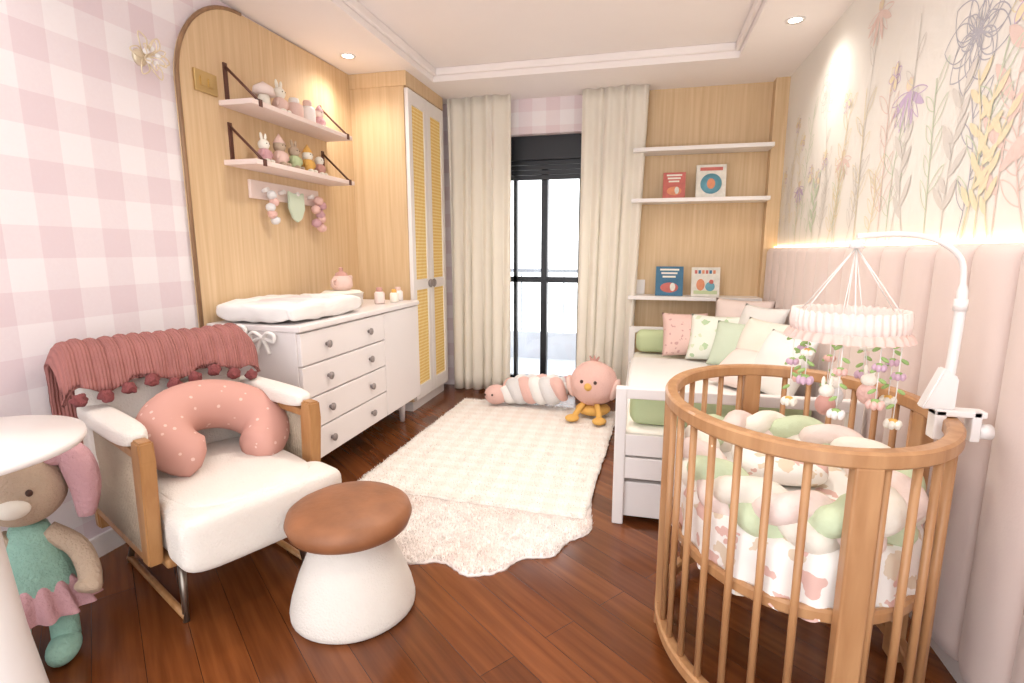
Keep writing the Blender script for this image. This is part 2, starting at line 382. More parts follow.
def book(name,x,z,w_,h_,m1,m2,style):
    r=root(name,(x,4.45,z))
    r.rotation_euler=(math.radians(-9),0,0)
    box('cover_front',(-w_/2,-.012,0),(w_/2,-.008,h_),m1,r);box('pages',(-w_/2+.003,-.008,.003),(w_/2-.004,.008,h_-.003),pg,r)
    box('cover_back',(-w_/2,.008,0),(w_/2,.012,h_),m1,r);box('spine',(-w_/2-.002,-.012,0),(-w_/2+.001,.012,h_),m1,r)
    if style==0:
        lathe('picture',[(0,0),(w_*.36,0),(w_*.36,.002),(0,.002)],m2,r,(0,-.012,h_*.42),rot=(pi/2,0,0));
        box('title',(-w_*.38,-.014,h_*.82),(w_*.38,-.012,h_*.92),red,r)
        blob('figure',(0,-.014,h_*.42),(w_*.14,.003,h_*.16),orr,r)
    elif style==2:
        for q in range(6):box('title_%d'%q,(-w_*.4+q*w_*.13,-.014,h_*.78),(-w_*.4+q*w_*.13+w_*.09,-.012,h_*.9),(red,bl,orr)[q%3],r)
        blob('picture_a',(-w_*.18,-.013,h_*.4),(w_*.15,.003,h_*.2),orr,r);blob('picture_b',(w_*.16,-.013,h_*.34),(w_*.17,.003,h_*.16),sky,r);blob('picture_c',(w_*.2,-.014,h_*.5),(w_*.08,.003,h_*.08),red,r)
        box('ground',(-w_*.42,-.0135,h_*.08),(w_*.42,-.012,h_*.2),green,r)
    else:
        for q in range(3):box('title_%d'%q,(-w_*(.36-.05*q),-.014,h_*(.86-.12*q)),(w_*(.34-.06*q),-.012,h_*(.92-.12*q)),pg,r)
        blob('picture',(0,-.013,h_*.28),(w_*.33,.003,h_*.17),m2,r);blob('figure',(w_*.12,-.015,h_*.3),(w_*.1,.004,h_*.14),wh,r)
book('picture_book',.20,1.65,.165,.20,red,orr,1);book('picture_book.001',.47,1.65,.215,.25,wh,sky,0)
book('picture_book.002',.20,.89,.21,.235,bl,red,1);book('picture_book.003',.475,.89,.21,.23,wh,orr,2)
sw=root('light_switch',(-.03,4.6,.95));box('plate',(-.04,-.012,-.06),(.04,0,.06),white,sw,.003);box('rocker',(-.015,-.018,-.03),(.015,-.012,.03),white,sw)
sw=root('light_switch.001',(XL+.022,2.33,2.06));box('plate',(0,-.07,-.05),(.012,.07,.05),gold,sw,.003);box('rocker',(.012,-.04,-.02),(.018,-.01,.02),gold,sw);box('rocker_b',(.012,.01,-.02),(.018,.04,.02),gold,sw)
# ---------------------------------------------------------------- mural
cols=[(224,219,212),(241,229,196),(208,188,216),(215,225,202),(238,214,205),(190,188,196)]
mm_=[M('mural_ink_%d'%i,c(*q),.9,var=.03) for i,q in enumerate(cols)]
mb=bmesh.new();XM=XR-.001;cnt=[0]
def off():
    cnt[0]+=1;return XM-cnt[0]*4e-6
def ribbon(P,w0,mi):
    n=len(P);L=[];R=[];X=off()
    for i,(a,b) in enumerate(P):
        p0=P[max(0,i-1)];p1=P[min(n-1,i+1)];d=Vector((p1[0]-p0[0],p1[1]-p0[1]));d=d.normalized() if d.length>0 else Vector((1,0))
        ww=w0/2;L.append(mb.verts.new((X,a-d.y*ww,b+d.x*ww)));R.append(mb.verts.new((X,a+d.y*ww,b-d.x*ww)))
    for i in range(n-1):
        f=mb.faces.new((L[i],L[i+1],R[i+1],R[i]));f.material_index=mi
def petal(cy,cz,ang,ln,wd_,mi,lw=.004,fill=None):
    out=[]
    for k in range(13):
        t=k/12;s=math.sin(pi*t)**.8*wd_/2;out.append((t*ln,s))
    pl=out+[(a,-b) for a,b in list(reversed(out))[1:]]
    ca,sa=math.cos(ang),math.sin(ang);Q=[(cy+a*ca-b*sa,cz+a*sa+b*ca) for a,b in pl]
    if fill is not None:
        X=off();vs=[mb.verts.new((X,a,b)) for a,b in Q[:-1]];f=mb.faces.new(vs);f.material_index=fill
    ribbon(Q,lw,mi)
def stem(y0,z0,y1,z1,mi,lw=.005,leaves=0,ll=.1,fill=None):
    P=[];bend=random.uniform(-.06,.06)
    for k in range(11):
        t=k/10;P.append((y0+(y1-y0)*t+bend*math.sin(pi*t),z0+(z1-z0)*t))
    ribbon(P,lw,mi)
    for q in range(leaves):
        a=P[2+int(q*8/max(1,leaves))];s=1 if q%2 else -1
        petal(a[0],a[1],pi/2+s*random.uniform(.5,.9),ll*random.uniform(.8,1.2),ll*.28,mi,.004,fill)
def cone(y0,z0,r,mi):
    for k in range(9):petal(y0,z0,-pi/2+(k-4)*.36,r,r*.2,mi,.004,mi if k%2 else None)
    for k in range(3):petal(y0,z0+.005,pi/2+(k-1)*.5,r*.35,r*.2,4,.004,1)
def rosef(y0,z0,r,mi):
    for ring,(rr,n) in enumerate(((r,9),(r*.75,7),(r*.5,6),(r*.3,4))):
        for k in range(n):petal(y0+rr*.1*math.cos(k),z0,2*pi*k/n+ring*.4,rr,rr*.65,mi,.004)
rosef(2.08,1.92,.18,5);stem(2.05,1.28,2.08,1.75,5,.005,4,.13)
rosef(3.55,2.15,.15,0);stem(3.5,1.28,3.55,2.0,0,.005,4,.1)
rosef(1.35,1.62,.2,5)
cone(2.52,1.86,.15,2);stem(2.58,1.28,2.52,1.84,3,.007,5,.14)
cone(3.2,1.72,.12,4);stem(3.25,1.28,3.2,1.7,3,.006,4,.12)
cone(4.0,1.66,.12,2);stem(4.0,1.28,4.0,1.64,3,.006,3,.1)
cone(2.9,2.3,.14,4);stem(2.95,1.28,2.9,2.28,0,.005,5,.12)
cone(1.72,1.55,.12,4);stem(1.70,1.28,1.72,1.53,3,.006,3,.08)
y=1.1
while y<4.4:
    mi=random.choice([0,1,1,3,3,0,4]);h=random.uniform(1.6,2.15)
    stem(y,1.28,y+random.uniform(-.12,.12),h,mi,.006,random.choice([6,8,10]),random.uniform(.09,.15),mi if random.random()<.3 else None)
    if random.random()<.5:
        for k in range(7):petal(y,h,2*pi*k/7,.06,.035,random.choice([1,2,4]),.004,random.choice([1,None,None]))
    y+=random.uniform(.11,.18)
for k in range(3):stem(1.88+k*.07,1.28,1.85+k*.1,1.66+.07*k,1,.006,8,.08,1)
me=bpy.data.meshes.new('wall_mural');mb.to_mesh(me);mb.free()
for m_ in mm_:me.materials.append(m_)
o=bpy.data.objects.new('wall_mural',me);S.collection.objects.link(o)
# ---------------------------------------------------------------- dresser
d=root('dresser')
X0,X1,Y0,Y1,Z0,Z1=XL+.025,-1.60,2.20,3.60,.17,.89
box('carcass',(X0,Y0,Z0),(X1-.02,Y1,Z1-.03),dresw,d,.004)
box('top',(X0,Y0-.01,Z1-.03),(X1+.01,Y1,Z1),dresw,d,.006)
h=(Z1-.03-Z0-.01)/4
for k in range(4):
    z=Z0+.005+k*h
    box('drawer_%d'%k,(X1-.02,Y0+.006,z+.004),(X1,3.06,z+h-.004),dresw,d,.004)
    for yy in (2.42,2.86):
        lathe('knob_%d_%d'%(k,int(yy*100)),[(0,0),(.010,0),(.010,.01),(.02,.016),(.02,.024),(0,.027)],knob,d,(X1,yy,z+h/2),rot=(0,pi/2,0),seg=20)
box('door_a',(X1-.02,3.066,Z0+.008),(X1,Y1-.004,Z1-.036),dresw,d,.004)
for xx in (X0+.06,X1-.1):
    for yy in (Y0+.12,Y1-.12):cyl('leg_%d_%d'%(int(xx*100),int(yy*100)),(xx,yy,0),(xx,yy,Z0),.018,dresw,d,.026)
cp=root('changing_pad',(-1.87,2.55,.895))
blob('pad',(0,0,.045),(.205,.31,.042),ging,cp,e=5,disp=.012,ds=9)
for s in (-1,1):
    blob('bolster_%d'%(s+1),(s*.20,0,.052),(.04,.33,.048),whitef,cp,e=3.5,disp=.012,ds=20)
    blob('bolster_end_%d'%(s+1),(0,s*.305,.05),(.22,.04,.045),whitef,cp,e=3.5,disp=.012,ds=20)
def bow(name,loc,s,mat,rz=0):
    r=root(name,loc,rz)
    blob('knot',(0,0,0),(.012*s,.012*s,.014*s),mat,r,sub=3)
    for q in (-1,1):
        sweep('loop_%d'%(q+1),smoothpts([(0,0,0),(q*.03*s,-.005,.022*s),(q*.055*s,0,.012*s),(q*.05*s,0,-.014*s),(q*.02*s,.0,-.006*s),(0,0,0)],4),.008*s,mat,r,seg=8)
        sweep('tail_%d'%(q+1),smoothpts([(0,0,0),(q*.014*s,0,-.025*s),(q*.03*s,0,-.065*s)],4),[.005*s]+[.008*s]*8,mat,r,seg=8)
bow('ribbon_bow',(-1.95,2.175,.86),1.2,whitef);bow('ribbon_bow.001',(-1.79,2.175,.83),1.2,whitef)
bk=root('storage_basket',(-1.88,3.05,.892))
lathe('bowl',[(0,.002),(.11,.002),(.125,.02),(.13,.085),(.135,.09),(.125,.09),(.12,.03),(0,.02)],boucle,bk)
lathe('lid',[(.127,.092),(.11,.105),(0,.108)],cream,bk)
tp=root('teapot_night_light',(-1.88,3.05,1.002));tp.scale=(1.15,1.15,1.15)
lathe('body',[(0,0),(.045,0),(.06,.02),(.058,.05),(.04,.075),(.03,.08),(.0,.082)],pinkf,tp,seg=28)
lathe('lid',[(.036,.078),(.03,.092),(.012,.1),(.01,.112),(.014,.118),(0,.126)],rose,tp,seg=24)
sweep('spout',smoothpts([(0,.05,.03),(0,.08,.045),(0,.095,.075)],4),[.014]*8+[.008],pinkf,tp,seg=10)
sweep('handle',smoothpts([(0,-.05,.06),(0,-.085,.055),(0,-.085,.03),(0,-.055,.02)],5),.006,pinkf,tp,seg=8)
def jar(name,loc,r,h_,m1,m2):
    q=root(name,loc);lathe('body',[(0,0),(r*.9,0),(r,h_*.1),(r,h_*.65),(r*.7,h_*.75),(0,h_*.75)],m1,q,seg=24);lathe('cap',[(r*.6,h_*.74),(r*.6,h_*.92),(r*.5,h_),(0,h_)],m2,q,seg=24)
jar('lotion_bottle',(-1.75,3.30,.892),.035,.11,pinkp,rose);jar('lotion_bottle.001',(-1.7,3.42,.892),.03,.09,cream,orange);jar('lotion_bottle.002',(-1.72,3.52,.892),.035,.10,white,pinkf)
# ---------------------------------------------------------------- left shelves
def plush(name,loc,h_,body,head,ears=True,rz=0,cone_=False):
    r=root(name,loc,rz);
    blob('body',(0,0,h_*.28),(h_*.24,h_*.24,h_*.29),body,r,sub=3)
    blob('head',(0,0,h_*.66),(h_*.2,h_*.2,h_*.2),head,r,sub=3)
    for s in (-1,1):
        blob('arm_%d'%(s+1),(h_*.1,s*h_*.22,h_*.36),(h_*.07,h_*.07,h_*.15),body,r,sub=2,rot=(s*.5,0,0))
        blob('leg_%d'%(s+1),(h_*.2,s*h_*.13,h_*.08),(h_*.13,h_*.08,h_*.08),head,r,sub=2)
        blob('eye_%d'%(s+1),(h_*.185,s*h_*.07,h_*.69),(h_*.02,h_*.02,h_*.02),dark,r,sub=2)
        if ears:blob('ear_%d'%(s+1),(0,s*h_*.1,h_*.92),(h_*.05,h_*.06,h_*.16),head,r,sub=2,rot=(-s*.2,0,0))
    if cone_:lathe('hat',[(h_*.2,h_*.76),(h_*.12,h_*.9),(0,h_*1.08)],body,r,seg=20)
def shelf(name,z):
    r=root(name,(0,0,z))
    box('board',(XL+.022,2.41,0),(-1.93,3.36,.026),pinkp,r,.003)
    for yy in (2.47,3.30):
        sweep('strap_%d'%int(yy*100),[(XL+.03,yy,.2),(-1.94,yy,.028)],.007,brownl,r,seg=6)
        box('strap_wall_%d'%int(yy*100),(XL+.022,yy-.012,.026),(XL+.03,yy+.012,.22),brownl,r)
        box('strap_top_%d'%int(yy*100),(XL+.03,yy-.012,.026),(-1.925,yy+.012,.031),brownl,r)
        box('strap_front_%d'%int(yy*100),(-1.93,yy-.012,-.004),(-1.925,yy+.012,.031),brownl,r)
shelf('wall_shelf.003',1.975);shelf('wall_shelf.004',1.685)
z=2.006
ms=root('toy_mushroom',(-2.03,2.63,z));lathe('stalk',[(0,0),(.035,0),(.03,.06),(.02,.08),(0,.08)],cream,ms,seg=24);lathe('cap',[(.015,.07),(.06,.07),(.05,.11),(0,.14)],pinkp,ms,seg=24)
plush('toy_rabbit',(-2.03,2.76,z),.17,pinkf,cream,True);jar('ceramic_jar',(-2.03,2.89,z),.05,.12,pinkf,white);jar('ceramic_jar.001',(-2.03,3.02,z),.045,.14,white,pinkf);plush('toy_bear',(-2.03,3.14,z),.14,ruff,pinkp,False,0,True)
z=1.716
plush('toy_rabbit.001',(-2.03,2.60,z),.15,ruff,cream,True);plush('toy_doll',(-2.03,2.73,z),.17,pinkf,beige,False,0,True)
plush('toy_doll.001',(-2.03,2.86,z),.16,green,beige,True);plush('toy_doll.002',(-2.03,2.99,z),.16,orange,cream,False,0,True);plush('toy_doll.003',(-2.03,3.11,z),.14,rose,cream,False)
hr=root('hook_rail',(XL+.022,0,0));box('board',(0,2.57,1.535),(.02,3.2,1.635),pinkp,hr,.004)
for k,yy in enumerate((2.66,2.8,2.93,3.08)):
    cyl('peg_%d'%k,(.02,yy,1.58),(.06,yy,1.59),.009,white,hr,.013)
pf=root('pompom_garland',(XL+.085,2.68,0))
for k in range(5):blob('pom_%d'%k,(.0,.02*math.sin(k*2),1.56-k*.035),(.026,.026,.024),pinkpl if k%2 else grey,pf,sub=3,disp=.006,ds=60)
hd=root('hanging_bib',(XL+.07,2.92,0));prism('bib',[(-.07,1.60),(-.03,1.585),(.03,1.585),(.07,1.60),(.075,1.50),(.04,1.44),(0,1.42),(-.04,1.44),(-.075,1.50)],'x',-.008,.008,greenw,hd,.003)
pf=root('pompom_garland.001',(XL+.085,3.13,0))
for k in range(7):blob('pom_%d'%k,(.0,.035*math.sin(k*2.2),1.565-k*.028),(.03,.03,.028),ruff if k%2 else pinkpl,pf,sub=3,disp=.006,ds=60)
sc=root('wall_sconce',(XL+.01,2.0,2.07))
lathe('plate',[(0,0),(.035,0),(.03,.012),(0,.016)],pgold,sc,(-.01,0,0),rot=(0,pi/2,0),seg=24)
for k in range(6):
    a=2*pi*k/6;q=[(.02,0,0),(.05,math.cos(a-.35)*.06,math.sin(a-.35)*.06),(.05,math.cos(a)*.095,math.sin(a)*.095),(.05,math.cos(a+.35)*.06,math.sin(a+.35)*.06)]
    sweep('petal_%d'%k,smoothpts(q,5,True),.0028,pgold,sc,seg=6,closed=True)
    a+=.5;q=[(.03,0,0),(.07,math.cos(a-.4)*.035,math.sin(a-.4)*.035),(.075,math.cos(a)*.06,math.sin(a)*.06),(.07,math.cos(a+.4)*.035,math.sin(a+.4)*.035)]
    sweep('inner_petal_%d'%k,smoothpts(q,5,True),.0024,pgold,sc,seg=6,closed=True)
for k in range(5):
    a=2*pi*k/5+.3;blob('bead_%d'%k,(.06,math.cos(a)*.03,math.sin(a)*.03),(.012,.012,.012),whitef,sc,sub=2)
# ---------------------------------------------------------------- armchair
AL=(-1.64,1.63,0);AR=math.atan2(.9075,.42)
ac=root('armchair',AL,AR)
blob('seat_cushion',(0,-.09,.345),(.25,.36,.10),boucle,ac,e=8,sub=5)
blob('seat_front',(.02,-.39,.343),(.285,.095,.10),boucle,ac,e=6,sub=5)
blob('seat_top',(.01,-.13,.425),(.235,.33,.032),boucle,ac,e=4)
blob('back_cushion',(-.03,.26,.60),(.285,.085,.27),boucle,ac,e=5,rot=(math.radians(-10),0,0),sub=5)
box('back_frame',(-.30,.33,.25),(.28,.36,.72),rope,ac,.01,rot=(math.radians(-8),0,0))
for s in (-1,1):
    x=s*.285
    pr=[(-.29,.24),(-.23,.24),(-.245,.60),(-.26,.668),(-.325,.668),(-.325,.60)]
    prism('arm_post_%d'%(s+1),pr,'x',x-.022,x+.022,armw,ac,.006)
    prism('rear_post_%d'%(s+1),[(.27,.18),(.32,.18),(.36,.66),(.31,.66)],'x',x-.02,x+.02,armw,ac,.006)
    blob('arm_pad_%d'%(s+1),(x,.03,.66),(.046,.29,.034),boucle,ac,e=4,rot=(math.radians(-1),0,0))
    box('arm_rail_%d'%(s+1),(x-.018,-.26,.60),(x+.018,.32,.63),armw,ac,.005)
    box('low_rail_%d'%(s+1),(x-.018,-.26,.24),(x+.018,.3,.27),armw,ac,.005)
    for k in range(30):
        yy=-.225+k*.0176
        cyl('cord_%d_%d'%(s+1,k),(x+s*.012,yy,.25),(x+s*.012,yy+.004,.61),.006,rope,ac,seg=8)
box('base_frame',(-.26,-.3,.215),(.26,.28,.25),armw,ac,.01)
for s in (-1,1):
    cyl('leg_f%d'%(s+1),(s*.2,-.24,.22),(s*.22,-.29,0),.014,metal,ac,.010)
    cyl('leg_r%d'%(s+1),(s*.2,.2,.22),(s*.22,.28,0),.014,metal,ac,.010)
    sweep('runner_%d'%(s+1),[(s*.22,-.29,.02),(s*.22,.28,.02)],.012,armw,ac)
npil=root('nursing_pillow',AL,AR)
P=[];Rd=[]
for k in range(41):
    a=math.radians(-62)+math.radians(304)*k/40
    P.append((.170*math.cos(a)*1.08,0,.135*math.sin(a)));t=abs(k/20-1);Rd.append(.098*(1-.25*t**3) if 0<k<40 else .035)
sweep('pillow',P,Rd,starp,npil,seg=24,loc=(.035,-.045,.562),rot=(math.radians(-52),math.radians(8),0))
bl_=root('knit_blanket',AL,AR)
prof=[(.155,.765),(.16,.80),(.172,.85),(.195,.89),(.24,.91),(.29,.91),(.335,.88),(.36,.81),(.365,.72),(.36,.60),(.355,.5)]
prof=[(p.x,p.y) for p in smoothpts([(a,b,0) for a,b in prof],3)]
bm=bmesh.new();G=[];n=90
for i in range(n+1):
    u=-1+2*i/n;row=[]
    for j,(yy,zz) in enumerate(prof):
        e_=max(0,abs(u)-.86)/.14
        sag=-.06*e_**2
        wv=.005*math.sin(u*46)+.008*noise.noise(Vector((u*4,j*.25,0)))
        hem=(-.018*math.sin(u*9+1) if j==0 else 0)
        nx=(yy-.26);nz_=(zz-.72);ll=math.hypot(nx,nz_)
        row.append(bm.verts.new((u*.335-.04,yy+nx/ll*wv-(.006 if yy<.25 else 0),zz+nz_/ll*wv+sag+hem)))
    G.append(row)
for i in range(n):
    for j in range(len(prof)-1):bm.faces.new((G[i][j],G[i+1][j],G[i+1][j+1],G[i][j+1]))
o=emit('blanket',bm,knit,bl_);so=o.modifiers.new('s','SOLIDIFY');so.thickness=.014;so.offset=1
for k in range(9):
    u=-.92+1.84*k/8
    blob('pompom_%d'%k,(u*.325-.04,.128,.748-.018*math.sin(u*9+1)-(.03 if k in(0,8) else 0)),(.024,.024,.024),pomm,bl_,sub=3,disp=.009,ds=70)
# ---------------------------------------------------------------- stool
st=root('mushroom_stool',(-.96,1.53,0))
lathe('base',[(0,0),(.20,0),(.214,.012),(.215,.028),(.206,.07),(.183,.14),(.153,.21),(.125,.27),(.115,.31),(0,.31)],boucle,st)
lathe('seat',[(0,.292),(.12,.292),(.17,.297),(.203,.316),(.213,.345),(.205,.370),(.183,.386),(.13,.398),(.06,.403),(0,.404)],leather,st,seg=64)
# ---------------------------------------------------------------- side table
tb=root('side_table',(-1.61,.85,0))
lathe('pedestal',[(0,0),(.12,0),(.125,.012),(.11,.05),(.085,.27),(.07,.48),(.06,.66),(.07,.755),(0,.755)],white,tb)
lathe('top',[(0,.755),(.24,.755),(.262,.762),(.264,.772),(.262,.782),(0,.784)],white,tb,seg=72)
dl=root('crochet_doll',(-1.80,1.105,0),math.radians(42));dl.scale=(1.03,1.03,1.03)
lathe('dress',[(0,.16),(.095,.16),(.10,.2),(.085,.28),(.06,.36),(.045,.41),(0,.42)],teal,dl,sx=1,sy=.85)
bm=bmesh.new();n=144;R=[]
for q,(r_,z_,am) in enumerate(((.085,.25,0),(.11,.2,.008),(.135,.14,.016))):
    R.append([bm.verts.new(((r_+am*math.sin(14*2*pi*k/n))*math.cos(2*pi*k/n),(r_+am*math.sin(14*2*pi*k/n))*math.sin(2*pi*k/n)*.85,z_)) for k in range(n)])
for A,B in zip(R,R[1:]):
    for k in range(n):bm.faces.new((A[k],A[(k+1)%n],B[(k+1)%n],B[k]))
emit('ruffle_skirt',bm,ruff,dl)
blob('head',(0,0,.52),(.105,.10,.105),beige,dl)
blob('muzzle',(.0,-.09,.5),(.04,.03,.03),cream,dl,sub=3)
for s in (-1,1):
    blob('eye_%d'%(s+1),(s*.04,-.092,.54),(.009,.006,.011),dark,dl,sub=2)
    sweep('ear_%d'%(s+1),smoothpts([(s*.06,0,.6),(s*.12,.0,.61),(s*.15,-.02,.52),(s*.145,-.03,.42)],5),[.02+.024*math.sin(pi*k/15) for k in range(16)],beige if s<0 else ruff,dl,seg=12)
    sweep('arm_%d'%(s+1),smoothpts([(s*.04,0,.38),(s*.11,-.02,.32),(s*.14,-.06,.24),(s*.13,-.09,.2)],5),[.03]*12+[.034,.036,.032,.02],beige,dl,seg=12)
    sweep('leg_%d'%(s+1),smoothpts([(s*.045,0,.2),(s*.055,-.03,.12),(s*.06,-.05,.05)],6),[.036]*13,teal,dl,seg=14)
    blob('shoe_%d'%(s+1),(s*.06,-.085,.04),(.042,.075,.038),teal,dl,sub=3)
# ---------------------------------------------------------------- rugs
def inpoly(x,y_,P):
    r=False;j=len(P)-1
    for i in range(len(P)):
        a,b=P[i],P[j]
        if (a[1]>y_)!=(b[1]>y_) and x<(b[0]-a[0])*(y_-a[1])/(b[1]-a[1])+a[0]:r=not r
        j=i
    return r
def rug(name,outline,z0,hgt,mat,ctr,tufts,th,lim=None):
    bm=bmesh.new();n=len(outline);rings=26;prev=None
    cv=bm.verts.new((ctr[0],ctr[1],z0+hgt));
    for q in range(1,rings+1):
        t=q/rings;row=[]
        for (x,y_) in outline:
            X=ctr[0]+(x-ctr[0])*t;Y=ctr[1]+(y_-ctr[1])*t
            zz=z0+hgt*(1 if q<rings else .5)+.003*noise.noise(Vector((X*18,Y*18,0)))
            row.append(bm.verts.new((X,Y,zz)))
        for k in range(n):
            if prev is None:bm.faces.new((cv,row[k],row[(k+1)%n]))
            else:bm.faces.new((prev[k],row[k],row[(k+1)%n],prev[(k+1)%n]))
        prev=row
    bt=[bm.verts.new((v.co.x,v.co.y,z0)) for v in prev]
    for k in range(n):bm.faces.new((prev[k],bt[k],bt[(k+1)%n],prev[(k+1)%n]))
    bm.faces.new(bt)
    r=root(name)
    emit('pile_base',bm,mat,r)
    xs=[p[0] for p in outline];ys=[p[1] for p in outline];V=[];F=[]
    k=0
    while k<tufts:
        x=random.uniform(min(xs),max(xs));y_=random.uniform(min(ys),max(ys))
        if (lim and y_>lim) or not inpoly(x,y_,outline):continue
        a=random.uniform(0,2*pi);w_=.003;lx=random.gauss(0,.5)*th;ly=random.gauss(0,.5)*th;z_=z0+hgt-.003
        b=len(V);V+= [(x-math.cos(a)*w_,y_-math.sin(a)*w_,z_),(x+math.cos(a)*w_,y_+math.sin(a)*w_,z_),(x+lx,y_+ly,z_+th*random.uniform(.7,1.2))];F.append((b,b+1,b+2));k+=1
    me=bpy.data.meshes.new('pile');me.from_pydata(V,[],F);me.materials.append(mat)
    o=bpy.data.objects.new('pile',me);S.collection.objects.link(o);o.parent=r
    return r
def dens(P,step=.03,j=.006):
    o=[]
    for i in range(len(P)):
        a=Vector(P[i]);b=Vector(P[(i+1)%len(P)]);m=max(1,int((b-a).length/step))
        for k in range(m):
            p=a+(b-a)*k/m;o.append((p.x+random.uniform(-j,j),p.y+random.uniform(-j,j)))
    return o
shag=rug_mat('shag_rug',c(255,249,245),c(252,241,235),.5,.5)
checks=rug_mat('woven_rug',c(249,245,240),c(242,232,224),.12,.11)
wav=smoothpts([(-1.38,2.6,0),(-1.36,2.25,0),(-1.22,2.05,0),(-1.10,1.98,0),(-1.03,1.86,0),(-.88,1.80,0),(-.75,1.84,0),(-.62,1.78,0),(-.50,1.84,0),(-.44,1.94,0),(-.32,1.99,0),(-.27,2.12,0),(-.19,2.22,0),(-.20,2.4,0),(-.22,2.6,0)],8)
rug('shag_rug',dens([(p.x,p.y) for p in wav],.03,.004),.0,.014,shag,(-.77,2.3),16000,.015,2.36)
rug('woven_rug',dens([(-1.46,2.36),(-.22,2.30),(-.15,4.02),(-1.42,4.10)],.03,.005),.016,.010,checks,(-.8,3.2),30000,.010)
# ---------------------------------------------------------------- floor plush
ch=root('plush_chick',(-.33,3.86,.03),math.radians(-10))
blob('body',(0,0,.25),(.175,.16,.17),pinkpl,ch,disp=.008,ds=12)
for s in (-1,1):
    blob('wing_%d'%(s+1),(s*.165,-.02,.22),(.03,.07,.085),pinkf,ch,rot=(0,s*.3,0),sub=3)
    blob('eye_%d'%(s+1),(s*.05,-.15,.29),(.013,.008,.014),dark,ch,sub=2)
    sweep('leg_%d'%(s+1),smoothpts([(s*.05,-.08,.11),(s*.08,-.14,.06),(s*.09,-.17,.035)],4),.022,orange,ch)
    blob('foot_%d'%(s+1),(s*.1,-.2,.028),(.05,.06,.024),orange,ch,sub=3)
lathe('beak',[(.03,0),(.02,.025),(0,.05)],orange,ch,(0,-.155,.255),rot=(pi/2,0,0),seg=16)
for k in range(3):blob('tuft_%d'%k,((k-1)*.02,0,.425),(.01,.01,.035),rose,ch,rot=(0,(k-1)*.5,0),sub=2)
blob('seat_pad',(0,.0,.055),(.13,.12,.048),orange,ch,sub=3)
cat=root('braided_plush_snake',(-.78,4.0,.03))
for k,m_ in enumerate((pinkpl,grey,whitef)):
    P=[]
    for q in range(80):
        t=q/79;th=2*pi*1.9*t+2*pi*k/3
        P.append((-.27+.50*t,.03*math.sin(5*t)+.065*math.sin(th),.11+.05*t+.05*math.sin(2*th)))
    sweep('strand_%d'%k,P,[.03+.034*min(1,6*min(q/79,1-q/79)) for q in range(80)],m_,cat,seg=14)
blob('head',(-.33,-.04,.085),(.095,.085,.08),pinkpl,cat,sub=3)
for s in (-1,1):blob('eye_%d'%(s+1),(-.37+s*.03,-.12,.10),(.009,.007,.01),dark,cat,sub=2)
blob('tail_ball',(.22,.03,.19),(.06,.06,.06),ruff,cat,sub=3)
# ---------------------------------------------------------------- bed
bd=root('toddler_bed')
bx0,bx1,by0,by1=-.10,.88,2.33,4.36
for nm,x,y_ in (('a',bx0,by0),('b',bx1-.05,by0),('c',bx0,by1-.05),('d',bx1-.05,by1-.05)):
    box('post_'+nm,(x,y_,0),(x+.05,y_+.05,.65),white,bd,.006)
for nm,y_ in (('n',by0+.008),('f',by1-.042)):
    box('top_rail_'+nm,(bx0+.04,y_-.004,.60),(bx1-.04,y_+.038,.65),white,bd,.006)
    for k,(za,zb) in enumerate(((.335,.435),(.225,.325))):box('board_%s%d'%(nm,k),(bx0+.04,y_,za),(bx1-.04,y_+.03,zb),white,bd,.004)
box('side_rail_l',(bx0+.01,by0+.04,.23),(bx0+.04,by1-.04,.36),white,bd,.004);box('side_rail_r',(bx1-.04,by0+.04,.23),(bx1-.01,by1-.04,.36),white,bd,.004)
box('slat_base',(bx0+.04,by0+.04,.25),(bx1-.04,by1-.04,.28),white,bd)
box('trundle',(bx0+.035,by0+.03,.03),(bx1-.06,by1-.08,.20),white,bd,.006)
for x in (bx0+.1,bx1-.15):
    for y_ in (by0+.15,by1-.2):cyl('caster_%d_%d'%(int(x*100),int(y_*100)),(x-.01,y_,.02),(x+.01,y_,.02),.02,grey,bd)
box('mattress',(bx0+.045,by0+.045,.28),(bx1-.045,by1-.05,.455),cream,bd,.035,4)
box('blanket',(bx0+.03,by0+.5,.30),(bx1-.05,by1-.35,.468),whitef,bd,.03,4)
q=root('bolster_cushion',(0,0,0));box('cushion',(-.04,by1-.20,.47),(.45,by1-.06,.64),green,q,.05,5)
q=root('bolster_cushion.001');box('cushion',(-.04,by0+.055,.46),(.72,by0+.17,.62),green,q,.05,5)
def cush(name,loc,w_,h_,t_,mat,rot):
    r=root(name,loc);pillow('cushion',(0,0,0),w_,h_,t_,mat,r,rot)
R=math.radians
cush('throw_cushion',(.31,4.05,.64),.33,.33,.13,dotp,(R(70),0,R(5)))
cush('throw_cushion.001',(.50,3.93,.64),.36,.34,.13,leafp,(R(68),0,R(-18)))
cush('throw_cushion.002',(.70,4.12,.70),.42,.42,.15,pinkp,(R(72),0,R(-25)))
cush('throw_cushion.003',(.62,3.72,.63),.36,.32,.13,greenw,(R(65),0,R(-35)))
cush('throw_cushion.004',(.74,3.78,.69),.40,.42,.15,whitef,(R(70),0,R(-60)))
cush('throw_cushion.005',(.70,3.40,.66),.42,.38,.15,cream,(R(68),0,R(-62)))
cush('throw_cushion.006',(.72,3.02,.65),.40,.36,.15,whitef,(R(66),0,R(-70)))
cush('throw_cushion.007',(.58,3.2,.58),.34,.30,.13,pinkp,(R(35),0,R(-50)))
